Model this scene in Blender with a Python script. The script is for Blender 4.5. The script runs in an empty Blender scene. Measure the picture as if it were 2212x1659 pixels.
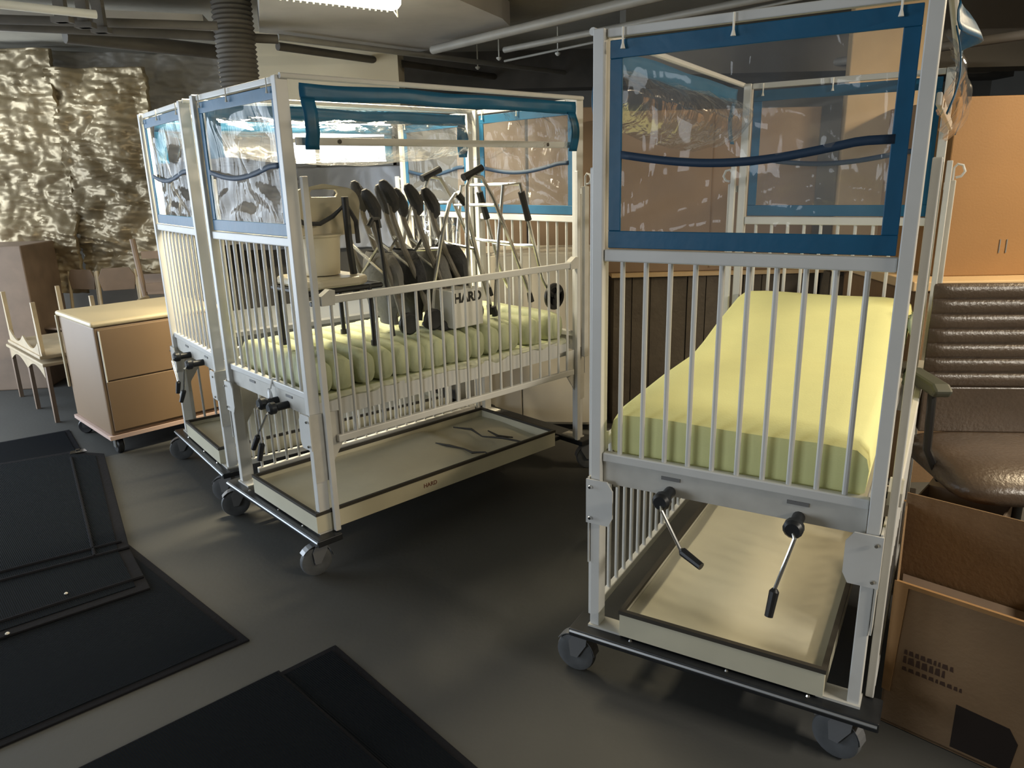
import bpy, math, random
from mathutils import Vector, Matrix, noise
random.seed(7)
sc = bpy.context.scene
COL = sc.collection

# ------------------------------------------------------------------ camera
F, PITCH, ROLL, CH = 1589.4, 0.2749942, 0.02504316, 1.7001
fw = Vector((0, math.cos(PITCH), -math.sin(PITCH))); up = Vector((0, math.sin(PITCH), math.cos(PITCH))); rt = Vector((1, 0, 0))
c_, s_ = math.cos(ROLL), math.sin(ROLL)
r2 = c_*rt - s_*up; u2 = s_*rt + c_*up
cam_d = bpy.data.cameras.new('camera'); cam = bpy.data.objects.new('camera', cam_d); COL.objects.link(cam)
m = Matrix.Identity(4)
for i in range(3):
    m[i][0] = r2[i]; m[i][1] = u2[i]; m[i][2] = -fw[i]
m.translation = Vector((0, 0, CH)); cam.matrix_world = m
cam_d.sensor_width = 36; cam_d.lens = F*36/2212; cam_d.clip_start = .05; cam_d.clip_end = 100
sc.camera = cam

# ------------------------------------------------------------------ world, lights, exposure
w = bpy.data.worlds.new('world'); sc.world = w; w.use_nodes = True
bg = w.node_tree.nodes['Background']; bg.inputs[0].default_value = (.55, .62, .72, 1); bg.inputs[1].default_value = .35
sc.view_settings.view_transform = 'Standard'; sc.view_settings.look = 'None'; sc.view_settings.gamma = 1
sc.view_settings.exposure = 0.0
sc.cycles.transparent_max_bounces = 24
def area(name, loc, target, size, size_y, power, color):
    l = bpy.data.lights.new(name, 'AREA'); l.shape = 'RECTANGLE'; l.size = size; l.size_y = size_y
    l.energy = power; l.color = color
    o = bpy.data.objects.new(name, l); COL.objects.link(o); o.location = loc
    o.rotation_euler = (Vector(target)-Vector(loc)).to_track_quat('-Z', 'Y').to_euler()
    return o
area('daylight_loading_door', (-5.75, 4.9, 1.25), (0, 4.4, .9), 4.4, 2.3, 215, (.78, .89, 1.0))
area('cool_fill_left', (-5.75, -.9, 1.8), (0, 3.0, 1.2), 2.6, 1.6, 110, (.86, .93, 1.0))  # unseen cool fill, added to brighten faces towards the camera
fx_light = area('fixture_light', (-1.08, 4.31, 2.575), (-.97, 4.34, 0), 1.15, .16, 105, (1.0, .86, .58))
fx_light.data.spread = math.radians(150); fx_light.rotation_euler.z = math.radians(34.7)
area('fixture_light_right', (3.5, 2.7, 2.68), (3.0, 2.7, 0), 1.2, .2, 95, (1.0, .80, .52))

area('fill_light_behind', (3.7, -.3, 2.66), (3.2, 0, 0), 1.2, .2, 190, (1.0, .92, .78))  # unseen fill, added to brighten crib sides facing right

# ------------------------------------------------------------------ materials
MT = {}
def mat(name, color, rough=.5, metal=0, bump=None, var=None, spec=None, coords='Object'):
    """procedural principled; bump=(scale,strength[,kind]); var=(scale, dark factor)"""
    if name in MT: return MT[name]
    mm = bpy.data.materials.new(name); mm.use_nodes = True; nt = mm.node_tree; b = nt.nodes['Principled BSDF']
    b.inputs['Base Color'].default_value = (*color, 1); b.inputs['Roughness'].default_value = rough; b.inputs['Metallic'].default_value = metal
    if spec is not None: b.inputs['Specular IOR Level'].default_value = spec
    tc = nt.nodes.new('ShaderNodeTexCoord')
    if var:
        n = nt.nodes.new('ShaderNodeTexNoise'); n.inputs['Scale'].default_value = var[0]; n.inputs['Detail'].default_value = 6
        r = nt.nodes.new('ShaderNodeMapRange'); r.inputs[1].default_value = .3; r.inputs[2].default_value = .7
        mx = nt.nodes.new('ShaderNodeMix'); mx.data_type = 'RGBA'
        d = var[1]; c2 = var[2] if len(var) > 2 else (color[0]*d, color[1]*d, color[2]*d)
        mx.inputs[6].default_value = (*c2, 1); mx.inputs[7].default_value = (*color, 1)
        nt.links.new(tc.outputs[coords], n.inputs['Vector']); nt.links.new(n.outputs['Fac'], r.inputs[0])
        nt.links.new(r.outputs[0], mx.inputs[0]); nt.links.new(mx.outputs[2], b.inputs['Base Color'])
    if bump:
        if len(bump) > 2 and bump[2] == 'wave':
            n = nt.nodes.new('ShaderNodeTexWave'); n.inputs['Scale'].default_value = bump[0]; n.bands_direction = 'X'
        else:
            n = nt.nodes.new('ShaderNodeTexNoise'); n.inputs['Scale'].default_value = bump[0]; n.inputs['Detail'].default_value = 5
        bm_ = nt.nodes.new('ShaderNodeBump'); bm_.inputs['Strength'].default_value = bump[1]; bm_.inputs['Distance'].default_value = .02
        nt.links.new(tc.outputs[coords], n.inputs['Vector']); nt.links.new(n.outputs['Fac'], bm_.inputs['Height'])
        nt.links.new(bm_.outputs[0], b.inputs['Normal'])
    MT[name] = mm; return mm
def film(name, tint=(1, 1, 1), haze=.06, gloss=.5, rough=.06, bscale=6, bstr=.35, refl=.7):
    mm = bpy.data.materials.new(name); mm.use_nodes = True; nt = mm.node_tree
    for n in list(nt.nodes): nt.nodes.remove(n)
    out = nt.nodes.new('ShaderNodeOutputMaterial'); tr = nt.nodes.new('ShaderNodeBsdfTransparent'); tr.inputs[0].default_value = (*tint, 1)
    gl = nt.nodes.new('ShaderNodeBsdfGlossy'); gl.inputs['Roughness'].default_value = rough
    df = nt.nodes.new('ShaderNodeBsdfDiffuse'); df.inputs[0].default_value = (.8, .82, .85, 1)
    lw = nt.nodes.new('ShaderNodeFresnel'); lw.inputs['IOR'].default_value = 1.0+gloss; mu = nt.nodes.new('ShaderNodeMath'); mu.operation = 'MULTIPLY'; mu.inputs[1].default_value = refl; nt.links.new(lw.outputs[0], mu.inputs[0])
    tc = nt.nodes.new('ShaderNodeTexCoord'); ns = nt.nodes.new('ShaderNodeTexNoise'); ns.inputs['Scale'].default_value = bscale; ns.inputs['Detail'].default_value = 3
    ns.inputs['Distortion'].default_value = .6
    bp = nt.nodes.new('ShaderNodeBump'); bp.inputs['Strength'].default_value = bstr; bp.inputs['Distance'].default_value = .05
    mp = nt.nodes.new('ShaderNodeMapping'); mp.inputs['Scale'].default_value = (3.2, 1.5, .9); nt.links.new(tc.outputs['Object'], mp.inputs[0])
    nt.links.new(mp.outputs[0], ns.inputs['Vector']); nt.links.new(ns.outputs['Fac'], bp.inputs['Height'])
    nt.links.new(bp.outputs[0], gl.inputs['Normal']); nt.links.new(bp.outputs[0], lw.inputs['Normal'])
    m1 = nt.nodes.new('ShaderNodeMixShader'); m1.inputs[0].default_value = haze
    nt.links.new(tr.outputs[0], m1.inputs[1]); nt.links.new(df.outputs[0], m1.inputs[2])
    m2 = nt.nodes.new('ShaderNodeMixShader'); nt.links.new(mu.outputs[0], m2.inputs[0])
    nt.links.new(m1.outputs[0], m2.inputs[1]); nt.links.new(gl.outputs[0], m2.inputs[2])
    nt.links.new(m2.outputs[0], out.inputs[0])
    return mm
def emit(name, color, strength):
    mm = bpy.data.materials.new(name); mm.use_nodes = True; nt = mm.node_tree
    for n in list(nt.nodes): nt.nodes.remove(n)
    out = nt.nodes.new('ShaderNodeOutputMaterial'); e = nt.nodes.new('ShaderNodeEmission'); e.inputs[0].default_value = (*color, 1); e.inputs[1].default_value = strength
    nt.links.new(e.outputs[0], out.inputs[0]); return mm

WHITE = mat('white_enamel', (.62, .62, .60), .38, var=(9, .93), spec=.5)
WHITE2 = mat('white_enamel_worn', (.55, .54, .50), .5, var=(14, .85))
CREAM = mat('cream_laminate', (.60, .57, .44), .35, var=(5, .88))
DKRIM = mat('dark_tray_edge', (.035, .03, .022), .6)
DKBASE = mat('dark_base_steel', (.025, .027, .03), .4, metal=.3, var=(20, .6))
BLUE = mat('blue_vinyl', (.008, .10, .205), .42, bump=(9, .12), var=(12, .85), spec=.35)
NAVY = mat('navy_strap', (.012, .035, .075), .6)
CHROME = mat('chrome', (.75, .75, .74), .18, metal=1)
FORK = mat('caster_fork_steel', (.22, .225, .235), .38, metal=.5)
BUMP = mat('brushed_bumper', (.32, .33, .34), .45, metal=.8)
ALU = mat('aluminium_tube', (.72, .71, .67), .25, metal=1)
BLACK = mat('black_plastic', (.012, .012, .013), .4)
RUBBER = mat('grey_rubber_wheel', (.10, .105, .11), .6, var=(20, .7))
FILM = film('clear_vinyl_film', haze=.085, gloss=.36, rough=.045, bscale=2.6, bstr=.42)
FILMB = film('clear_vinyl_film_bunched', haze=.035, gloss=.14, rough=.12, bscale=6, bstr=.3, refl=.4)
SHEET = mat('pale_green_sheet', (.78, .79, .38), .85, bump=(160, .12), var=(6, .95))
CELL = mat('green_air_cell', (.50, .53, .33), .6, bump=(14, .4), var=(10, .86))
GREYFAB = mat('grey_fabric', (.20, .195, .18), .8, bump=(40, .3), var=(10, .7))
GREYTUBE = mat('grey_padded_tube', (.17, .155, .13), .6, bump=(50, .3))
DKFAB = mat('dark_fabric', (.035, .035, .037), .75, bump=(40, .3))
PLBEIGE = mat('beige_plastic', (.50, .45, .33), .35)
CARD = mat('brown_cardboard', (.25, .175, .115), .8, bump=(90, .06), var=(3, .85))
CARDO = mat('orange_cardboard', (.27, .142, .048), .65, bump=(90, .06), var=(2.5, .88))
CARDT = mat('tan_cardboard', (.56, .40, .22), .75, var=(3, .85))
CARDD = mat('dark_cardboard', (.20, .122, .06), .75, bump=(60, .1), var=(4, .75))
INK = mat('box_print_ink', (.045, .02, .01), .8)
WOODL = mat('light_wood', (.50, .40, .26), .5, var=(8, .8))
WOODB = mat('brown_wood', (.24, .17, .12), .6, var=(6, .75))
WOODG = mat('weathered_wood', (.13, .105, .075), .8, bump=(30, .3), var=(5, .6))
CABTAN = mat('tan_cabinet_paint', (.23, .15, .085), .5, var=(2, .9))
CABTOP = mat('cream_cabinet_top', (.58, .49, .32), .4)
LEATHER = mat('brown_leather', (.085, .06, .042), .32, bump=(70, .15), var=(8, .8), spec=.6)
MATR = mat('black_rubber_mat', (.009, .011, .014), .9, bump=(42, .7, 'wave'), spec=.05)
MATB = mat('black_rubber_border', (.012, .012, .014), .9, bump=(60, .2), spec=.05)
CONC = mat('concrete_floor', (.072, .071, .066), .66, bump=(40, .05), var=(1.2, .78), coords='Object', spec=.25)
CEIL = mat('concrete_ceiling', (.42, .39, .32), .9, bump=(12, .2), var=(1.5, .7))
CEILD = mat('dark_ceiling_steel', (.11, .096, .078), .7, var=(4, .6))
WALLM = mat('dim_concrete_wall', (.24, .225, .195), .9, bump=(10, .2), var=(1, .75))
DUCT = mat('galvanised_duct', (.48, .45, .40), .6, metal=.2, var=(3, .8))
PIPE = mat('painted_pipe', (.30, .285, .25), .5, var=(5, .8))
FOIL = mat('crinkled_foil_film', (.45, .36, .225), .40, metal=.45, bump=(9, .3), var=(1.0, .42))
FOILG = mat('grey_plastic_sheeting', (.42, .39, .34), .5, metal=.1, bump=(4, .5), var=(2, .7))
MISC = mat('cream_painted_steel', (.58, .54, .46), .5, var=(3, .9))
WINGLOW = emit('daylit_window_glass', (.88, .95, 1.0), 3.2)
TUBEGLOW = emit('fluorescent_lens', (1.0, .93, .74), 9.0)
LENS = mat('lens_frame_white', (.8, .77, .68), .4)

# ------------------------------------------------------------------ mesh helpers
class MB:
    def __init__(s): s.v = []; s.f = []
    def quad8(s, p):   # p: 4 bottom ccw + 4 top
        n = len(s.v); s.v += [tuple(q) for q in p]
        s.f += [(n+3, n+2, n+1, n), (n+4, n+5, n+6, n+7), (n, n+1, n+5, n+4), (n+1, n+2, n+6, n+5), (n+2, n+3, n+7, n+6), (n+3, n, n+4, n+7)]
        return s
    def box(s, x0, x1, y0, y1, z0, z1, R=None):
        p = [(x0, y0, z0), (x1, y0, z0), (x1, y1, z0), (x0, y1, z0), (x0, y0, z1), (x1, y0, z1), (x1, y1, z1), (x0, y1, z1)]
        if R is not None: p = [tuple(R @ Vector(q)) for q in p]
        return s.quad8(p)
    def prism(s, pts, z0, z1):
        n = len(s.v); k = len(pts)
        s.v += [(x, y, z0) for x, y in pts] + [(x, y, z1) for x, y in pts]
        s.f += [tuple(range(n+k-1, n-1, -1)), tuple(range(n+k, n+2*k))] + [(n+i, n+(i+1) % k, n+k+(i+1) % k, n+k+i) for i in range(k)]
        return s
    def prism_axis(s, pts, d0, d1, fn):   # pts 2D, extruded d0..d1, fn(u,v,d)->xyz
        n = len(s.v); k = len(pts)
        s.v += [fn(u, v, d0) for u, v in pts] + [fn(u, v, d1) for u, v in pts]
        s.f += [tuple(range(n+k-1, n-1, -1)), tuple(range(n+k, n+2*k))] + [(n+i, n+(i+1) % k, n+k+(i+1) % k, n+k+i) for i in range(k)]
        return s
    def tube(s, pts, r, n=8, closed=False):
        P = [Vector(p) for p in pts]; k = len(P); base = len(s.v); rr = r if isinstance(r, (list, tuple)) else [r]*k
        ref = None
        for i, p in enumerate(P):
            a = P[(i-1) % k] if (i > 0 or closed) else P[i]; b = P[(i+1) % k] if (i < k-1 or closed) else P[i]
            t = (b-a).normalized()
            if ref is None:
                ref = Vector((0, 0, 1)) if abs(t.z) < .9 else Vector((1, 0, 0))
            x = ref - t*ref.dot(t)
            if x.length < 1e-5: x = Vector((0, 1, 0)) - t*t.y
            x.normalize(); ref = x; y = t.cross(x)
            for j in range(n):
                an = 2*math.pi*j/n + (math.pi/n)
                s.v.append(tuple(p + (x*math.cos(an)+y*math.sin(an))*rr[i]))
        for i in range(k if closed else k-1):
            for j in range(n):
                a = base+i*n+j; b = base+i*n+(j+1) % n; i2 = (i+1) % k; c = base+i2*n+(j+1) % n; d = base+i2*n+j
                s.f.append((a, b, c, d))
        if not closed:
            s.f.append(tuple(base+j for j in range(n-1, -1, -1))); s.f.append(tuple(base+(k-1)*n+j for j in range(n)))
        return s
    def lathe(s, prof, n=20, axis=(0, 0, 1), org=(0, 0, 0)):  # prof [(r,h)]
        ax = Vector(axis).normalized(); x = ax.orthogonal().normalized(); y = ax.cross(x); o = Vector(org); base = len(s.v)
        for r, h in prof:
            for j in range(n):
                an = 2*math.pi*j/n; s.v.append(tuple(o+ax*h+(x*math.cos(an)+y*math.sin(an))*max(r, 1e-4)))
        for i in range(len(prof)-1):
            for j in range(n):
                s.f.append((base+i*n+j, base+i*n+(j+1) % n, base+(i+1)*n+(j+1) % n, base+(i+1)*n+j))
        s.f.append(tuple(base+j for j in range(n-1, -1, -1))); k = len(prof)-1; s.f.append(tuple(base+k*n+j for j in range(n)))
        return s
    def grid(s, nu, nv, fn, thick=0):
        base = len(s.v)
        for j in range(nv+1):
            for i in range(nu+1): s.v.append(tuple(fn(i/nu, j/nv)))
        for j in range(nv):
            for i in range(nu):
                a = base+j*(nu+1)+i; s.f.append((a, a+1, a+nu+2, a+nu+1))
        return s
    def mesh(s, name, mt, smooth=False, angle=None):
        me = bpy.data.meshes.new(name); me.from_pydata(s.v, [], s.f); me.materials.append(mt)
        if smooth:
            me.polygons.foreach_set('use_smooth', [True]*len(me.polygons))
            if angle: me.set_sharp_from_angle(angle=angle)
        me.update(); return me
def link(name, me, parent=None, loc=None, rot=None):
    o = bpy.data.objects.new(name, me); COL.objects.link(o)
    if parent: o.parent = parent
    if loc: o.location = loc
    if rot: o.rotation_euler = rot
    return o
def bev(o, w=.004, seg=2):
    md = o.modifiers.new('bevel', 'BEVEL'); md.width = w; md.segments = seg; md.limit_method = 'ANGLE'; return o
def obj(name, mb, mt, parent=None, smooth=False, angle=.6, bevel=None):
    o = link(name, mb.mesh(name, mt, smooth, angle if smooth else None), parent)
    if bevel: bev(o, bevel)
    return o
def tag(o, label, cat, group=None, kind=None):
    if kind: o['kind'] = kind
    if label: o['label'] = label
    if cat: o['category'] = cat
    if group: o['group'] = group
    return o
def empty(name, loc, rotz, label, cat, group=None):
    o = bpy.data.objects.new(name, None); COL.objects.link(o); o.location = loc; o.rotation_euler = (0, 0, rotz); o.empty_display_size = .1
    return tag(o, label, cat, group)
def N(x, y, z, s=1.0): return noise.noise(Vector((x*s, y*s, z*s)))
def struct(name, mb, mt, **k):
    o = obj(name, mb, mt, **k); o['kind'] = 'structure'; return o

# ------------------------------------------------------------------ room shell
X0, X1, Y0, Y1, H = -6.0, 5.2, -2.6, 8.4, 2.92
struct('floor', MB().box(X0-.2, X1+.2, Y0-.2, Y1+.2, -.2, 0), CONC)
struct('ceiling', MB().box(X0-.2, X1+.2, Y0-.2, Y1+.2, H, H+.2), CEIL)
struct('wall_right', MB().box(X1, X1+.2, Y0, Y1, 0, H), WALLM)
struct('wall_front', MB().box(X0, X1, Y0-.2, Y0, 0, H), WALLM)
# left wall with the wide daylit door opening and a gap added for the fill (outside the frame)
lw_ = MB().box(X0-.2, X0, Y0, -2.3, 0, H).box(X0-.2, X0, .5, .8, 0, 2.6).box(X0-.2, X0, 7.3, Y1, 0, H).box(X0-.2, X0, -2.3, 7.3, 2.6, H)
struct('wall_left', lw_, WALLM)
# back wall with the high strip window
WX0, WX1, WZ0, WZ1 = -3.3, -1.20, 1.85, 2.36
bw = MB().box(X0, WX0, Y1, Y1+.2, 0, H).box(WX1, X1, Y1, Y1+.2, 0, H).box(WX0, WX1, Y1, Y1+.2, 0, WZ0).box(WX0, WX1, Y1, Y1+.2, WZ1, H)
struct('wall_back', bw, WALLM)
win = empty('window_1', (WX0, Y1, WZ0), 0, None, None); win['kind'] = 'structure'
wd, wh = WX1-WX0, WZ1-WZ0
fr = MB().box(0, wd, .02, .08, 0, .04).box(0, wd, .02, .08, wh-.04, wh).box(0, wd, .02, .08, wh*.55-.02, wh*.55+.02)
for q in (0, .62, 1.22, wd-.04): fr.box(q, q+.045, .02, .08, 0, wh)
obj('window_frame', fr, WHITE2, win)
obj('pane', MB().box(0, wd, .09, .10, 0, wh), WINGLOW, win)
struct('trim_1', MB().box(X0, X1, Y1-.35, Y1-.02, 2.56, H), CEILD)       # downstand beam on the back wall

# ------------------------------------------------------------------ safety cribs
Wd, Ln = .82, 1.68
ZM, ZL, ZT, ZB = 1.465, .82, 2.088, .20
_cache = {}
def P(key, name, mbf, mt, parent, loc=None, rot=None, **k):
    if key not in _cache:
        sm = k.get('smooth', False); _cache[key] = mbf().mesh(name, mt, sm, .6 if sm else None)
    o = link(name, _cache[key], parent, loc, rot)
    if k.get('bevel'): bev(o, k['bevel'])
    return o
def ring(z0, z1, a0, a1, w0, w1, wa):  # rectangular border made of 4 boxes in the a/z plane, thin in b
    return MB().box(a0, a1, -.004, .004, z1-w1, z1).box(a0, a1, -.004, .004, z0, z0+w0).box(a0, a0+wa, -.0035, .0035, z0+w0, z1-w1).box(a1-wa, a1, -.0035, .0035, z0+w0, z1-w1)
def end_film_mb():
    def fn(u, v):
        a = .06+u*.71; z = 1.53+v*.49
        w_ = (1-abs(2*u-1)**4)*(1-abs(2*v-1)**4)
        d = .016*math.sin(u*9+v*5+2*N(u, v, 0, 3))+.022*N(u*2.2, v*1.2, 3, 2.2)+.010*N(u*9, v*3, 7)
        # sagging smile folds under the strap
        if v < .45:
            q = (u-.5); d += .016*math.sin(24*(v+q*q*1.0))*(1-v/.45)
        return (a, -d*w_, z)
    return MB().grid(44, 34, fn)
def caster(parent, loc, yaw, k):
    c = bpy.data.objects.new('caster', None); COL.objects.link(c); c.parent = parent; c.location = loc; c.rotation_euler = (0, 0, yaw)
    def wheel():
        mb = MB().lathe([(.03, -.016), (.055, -.018), (.069, -.014), (.072, -.006), (.072, .006), (.069, .014), (.055, .018), (.03, .016)], 24, (0, 1, 0), (.035, 0, .072))
        mb.lathe([(.014, -.024), (.016, -.02), (.016, .02), (.014, .024)], 10, (0, 1, 0), (.035, 0, .072)); return mb
    def fork():
        mb = MB()
        for s in (-1, 1):
            mb.prism_axis([(-.015, .155), (.035, .155), (.055, .12), (.048, .062), (.022, .062), (-.012, .12)], s*.022, s*.026, lambda u, v, d: (u, d, v))
        mb.box(-.015, .035, -.026, .026, .150, .156); mb.lathe([(.02, .155), (.02, .166)], 12, (0, 0, 1), (0, 0, 0)); return mb
    def cover():
        mb = MB(); pts = [(.035+.076*math.cos(t), .072+.076*math.sin(t)) for t in [math.radians(q) for q in range(35, 176, 14)]]
        for p, q in zip(pts[:-1], pts[1:]):
            mb.quad8([(p[0], -.021, p[1]), (q[0], -.021, q[1]), (q[0], .021, q[1]), (p[0], .021, p[1]), (p[0]*1.01, -.021, p[1]+.003), (q[0]*1.01, -.021, q[1]+.003), (q[0]*1.01, .021, q[1]+.003), (p[0]*1.01, .021, p[1]+.003)])
        return mb
    P('wheel'+k, 'wheel', wheel, RUBBER, c, smooth=True); P('fork'+k, 'fork', fork, FORK, c, smooth=True); P('guard'+k, 'wheel_guard', cover, FORK, c)
def gate(parent, a, z0, side):
    g = bpy.data.objects.new('drop_gate', None); COL.objects.link(g); g.parent = parent; g.location = (a, 0, z0)
    P('gr', 'gate_rail', lambda: MB().box(-.012, .012, .085, 1.60, 0, .032), WHITE, g, bevel=.004)
    P('gr', 'gate_rail', None, WHITE, g, loc=(0, 0, .605), bevel=.004)
    for i in range(21):
        P('gb', 'gate_bar', lambda: MB().tube([(0, 0, .02), (0, 0, .615)], .0072, 8), WHITE, g, loc=(0, .11+i*.0722, 0), smooth=True)
    for b in (.09, 1.595):
        P('gc', 'latch_bracket', lambda: MB().prism_axis([(-.03, .60), (.03, .60), (.035, .66), (.01, .665), (-.03, .64)], -.018, .018, lambda u, v, d: (d, u, v)), WHITE2, g, loc=(0, b-.0, 0))
def side_canopy(parent, a, mode, key):
    sgn = 1 if a > .4 else -1
    P('rod', 'canopy_rod', lambda: MB().tube([(0, -.01, 0), (0, Ln+.01, 0)], .011, 10), WHITE, parent, loc=(a, 0, 2.085), smooth=True)
    P('hbar'+key, 'canopy_bar', lambda: MB().box(-.006, .006, .03, 1.65, 1.836, 1.866), WHITE, parent, loc=(a, 0, 0), bevel=.003) if mode != 'open' else None
    for b in (.22, 1.42) if mode != 'open' else ():
        P('hole', 'bar_hole_spot', lambda: MB().lathe([(.009, -.008), (.009, .008)], 12, (1, 0, 0)), DKRIM, parent, loc=(a, b, 1.851))  # dark discs stand in for the shade inside the bar's holes
    def strip():
        mb = MB()
        def fn(u, v): 
            b = .06+u*1.56; z = 2.063-v*.06; fl = .06*math.exp(-((b-.28)/.16)**2) if mode == 'out' else 0; return (sgn*(.012+.010*N(u*6, v, 2)+fl*(.4+.6*v)), b, z+.006*N(u*5, 0, 9))
        mb.grid(40, 3, fn)
        for b0 in (.06, 1.56):
            def fn2(u, v, b0=b0): return (sgn*(.014+.02*math.sin(v*3)), b0+u*.06+.012*N(v*3, b0, 1), 2.01-v*.19)
            mb.grid(3, 10, fn2)
        return mb
    s = P('bstrip'+key, 'blue_border', strip, BLUE, parent, loc=(a, 0, 0), smooth=True)
    sd = s.modifiers.new('thickness', 'SOLIDIFY'); sd.thickness = .003
    out = {'in': -.13, 'flat': .05, 'out': .055, 'open': -.13}[mode]
    def fl():
        def fn(u, v):
            b = .08+u*1.52; prof = math.sin(math.pi*min(1, v*1.0))
            sag = .05*math.sin(math.pi*u)
            z = 2.01-v*(.17+sag*1.2)
            d = sgn*(out*prof*(.55+.45*math.sin(math.pi*u)))+.02*N(u*10, v*2, 4)+.008*N(u*30, v*4, 8)
            return (d, b, z+.01*N(u*8, v*3, 1))
        return MB().grid(70, 14, fn)
    P('film'+key, 'rolled_clear_film', fl, FILMB, parent, loc=(a, 0, 0), smooth=True)
def crib(loc, yaw, label, key, opts):
    t = empty('safety_crib', loc, yaw, label, 'crib', 'white high-sided safety cribs')
    # four channel posts and four gate guide tubes
    for a in (0, Wd):
        for b in (0, Ln):
            P('post', 'corner_post', lambda: MB().box(-.017, .017, -.026, .026, ZB, ZT), WHITE, t, loc=(a, b, 0), bevel=.003)
            sa = -1 if a == 0 else 1; sb = 1 if b == 0 else -1
            P('guide', 'gate_guide_tube', lambda: MB().box(-.011, .011, -.013, .013, ZB, 1.72), WHITE, t, loc=(a+sa*.038, b+sb*.042, 0), bevel=.003)
            if b > 0:
                P('gsleeve', 'guide_sleeve', lambda: MB().box(-.014, .014, -.018, .018, .70, 1.64), WHITE2, t, loc=(a+sa*.055, b+sb*-.0, 0), bevel=.004)
                P('ghook', 'guide_hook', lambda: MB().tube([(.0, 0, 1.64), (.0, 0, 1.69), (.012, 0, 1.705), (.032, 0, 1.70), (.042, 0, 1.675), (.03, 0, 1.655), (.01, 0, 1.65)], .006, 6).box(-.03, .012, -.012, .012, 1.60, 1.63), WHITE, t, loc=(a+sa*.055, b, 0), rot=(0, 0, 0 if sa > 0 else math.pi), smooth=True)
            P('gusset%d' % sb, 'gusset_plate', lambda sb=sb: MB().prism_axis([(-.03*sb, .44), (.05*sb, .44), (.05*sb, .50), (.12*sb, .60), (.12*sb, .74), (-.03*sb, .75)], -.003, .003, lambda u, v, d: (d, u, v)), WHITE2, t, loc=(a+sa*.022, b, 0))
            P('eplate', 'bracket_plate', lambda: MB().prism_axis([(-.028, .59), (.05, .59), (.065, .62), (.065, .715), (.045, .745), (-.028, .745)], -.003, .003, lambda u, v, d: (u, d, v)), WHITE, t, loc=(a, b-sb*.034, 0), rot=(0, 0, 0 if a == 0 else math.pi))
            for z in (.61, .72):
                P('bolt', 'bolt', lambda: MB().lathe([(.007, -.004), (.005, -.008)], 8, (0, 1, 0)), CHROME, t, loc=(a+(-.012 if a == 0 else .012), b-sb*.038, z), smooth=True, rot=(0, 0, 0 if sb > 0 else math.pi))
            P('foot', 'foot_plate', lambda: MB().box(-.02, .10, -.035, .035, .196, .204), WHITE2, t, loc=(a, b, 0), rot=(0, 0, 0 if a == 0 else math.pi))
    # end frames
    for e, b in enumerate((0, Ln)):
        P('toprail', 'top_rail', lambda: MB().box(.019, Wd-.019, -.012, .012, 2.064, 2.088), WHITE, t, loc=(0, b, 0), bevel=.003)
        P('midrail', 'middle_rail', lambda: MB().box(.019, Wd-.019, -.017, .017, 1.448, 1.484), WHITE, t, loc=(0, b, 0), bevel=.004)
        P('lowrail', 'lower_rail', lambda: MB().box(.019, Wd-.019, -.014, .014, .806, .836), WHITE, t, loc=(0, b, 0), bevel=.004)
        P('apron', 'apron_panel', lambda: MB().box(.02, Wd-.02, -.004, .004, .735, .806).box(.02, Wd-.02, -.004, .02, .728, .735), WHITE2, t, loc=(0, b, 0))
        for i in range(10):
            P('ebar', 'end_bar', lambda: MB().tube([(0, 0, .83), (0, 0, 1.455)], .0078, 8), WHITE, t, loc=(.073+i*.0738, b, 0), smooth=True)
        cp = P('cborder', 'end_canopy', lambda: ring(1.488, 2.056, .028, .795, .05, .048, .038), BLUE, t, loc=(0, b-.006, 0), bevel=.002)
        P('cfilm', 'clear_film', end_film_mb, FILM, cp, smooth=True)
        def strap():
            def fn(u, v):
                a = .065+u*.70; z = 1.752-.036*math.sin(math.pi*min(1, u*1.12))+.012*u; return (a, -.004-.008*math.sin(math.pi*u), z+(v-.5)*.022)
            return MB().grid(24, 1, fn)
        sp = P('strap', 'webbing_strap', strap, NAVY, cp, smooth=True); sp.modifiers.new('thickness', 'SOLIDIFY').thickness = .002
        for a in (.07, .37, .75):
            P('tab', 'hook_tab', lambda: MB().tube([(0, -.014, 2.085), (0, -.014, 2.045), (.0, -.014, 2.03)], [.003, .003, .007], 6), LENS, cp, loc=(a, 0, 0))
    for a in (.245, .62):
        P('lplate', 'label_plate', lambda: MB().box(-.03, .03, -.0015, .0015, .779, .790), mat('grey_label', (.16, .16, .16), .5), t, loc=(a, -.0055, 0))
    # top rods and side canopies
    side_canopy(t, Wd+.025, opts['right'], key+'R'); side_canopy(t, -.025, opts['left'], key+'L')
    gate(t, Wd+.037, opts['gr'], 1); gate(t, -.005 if opts.get('gl_in') else -.037, opts['gl'], -1)
    # mattress deck
    P('deck', 'mattress_deck', lambda: MB().box(.035, .785, .03, Ln-.03, .765, .785).box(.035, .05, .04, Ln-.04, .70, .765).box(.77, .785, .04, Ln-.04, .70, .765), WHITE, t)
    # base
    P('base', 'base_frame', lambda: MB().box(-.075, Wd+.075, -.075, .045, .165, .196).box(-.075, Wd+.075, Ln-.045, Ln+.075, .165, .196).box(.10, .13, .045, Ln-.045, .165, .19).box(Wd-.13, Wd-.10, .045, Ln-.045, .165, .19), DKBASE, t, bevel=.004)
    for b in (-.075, Ln+.075):
        P('bstrip', 'bumper_strip', lambda: MB().tube([(-.07, 0, .185), (Wd+.07, 0, .185)], .006, 6), BUMP, t, loc=(0, b, 0), smooth=True)
    for a in (.14, .46, .70):
        P('screw', 'screw', lambda: MB().lathe([(.007, .196), (.004, .201)], 8), CHROME, t, loc=(a, -.045, 0))
    yw = opts['yaws']
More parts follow.
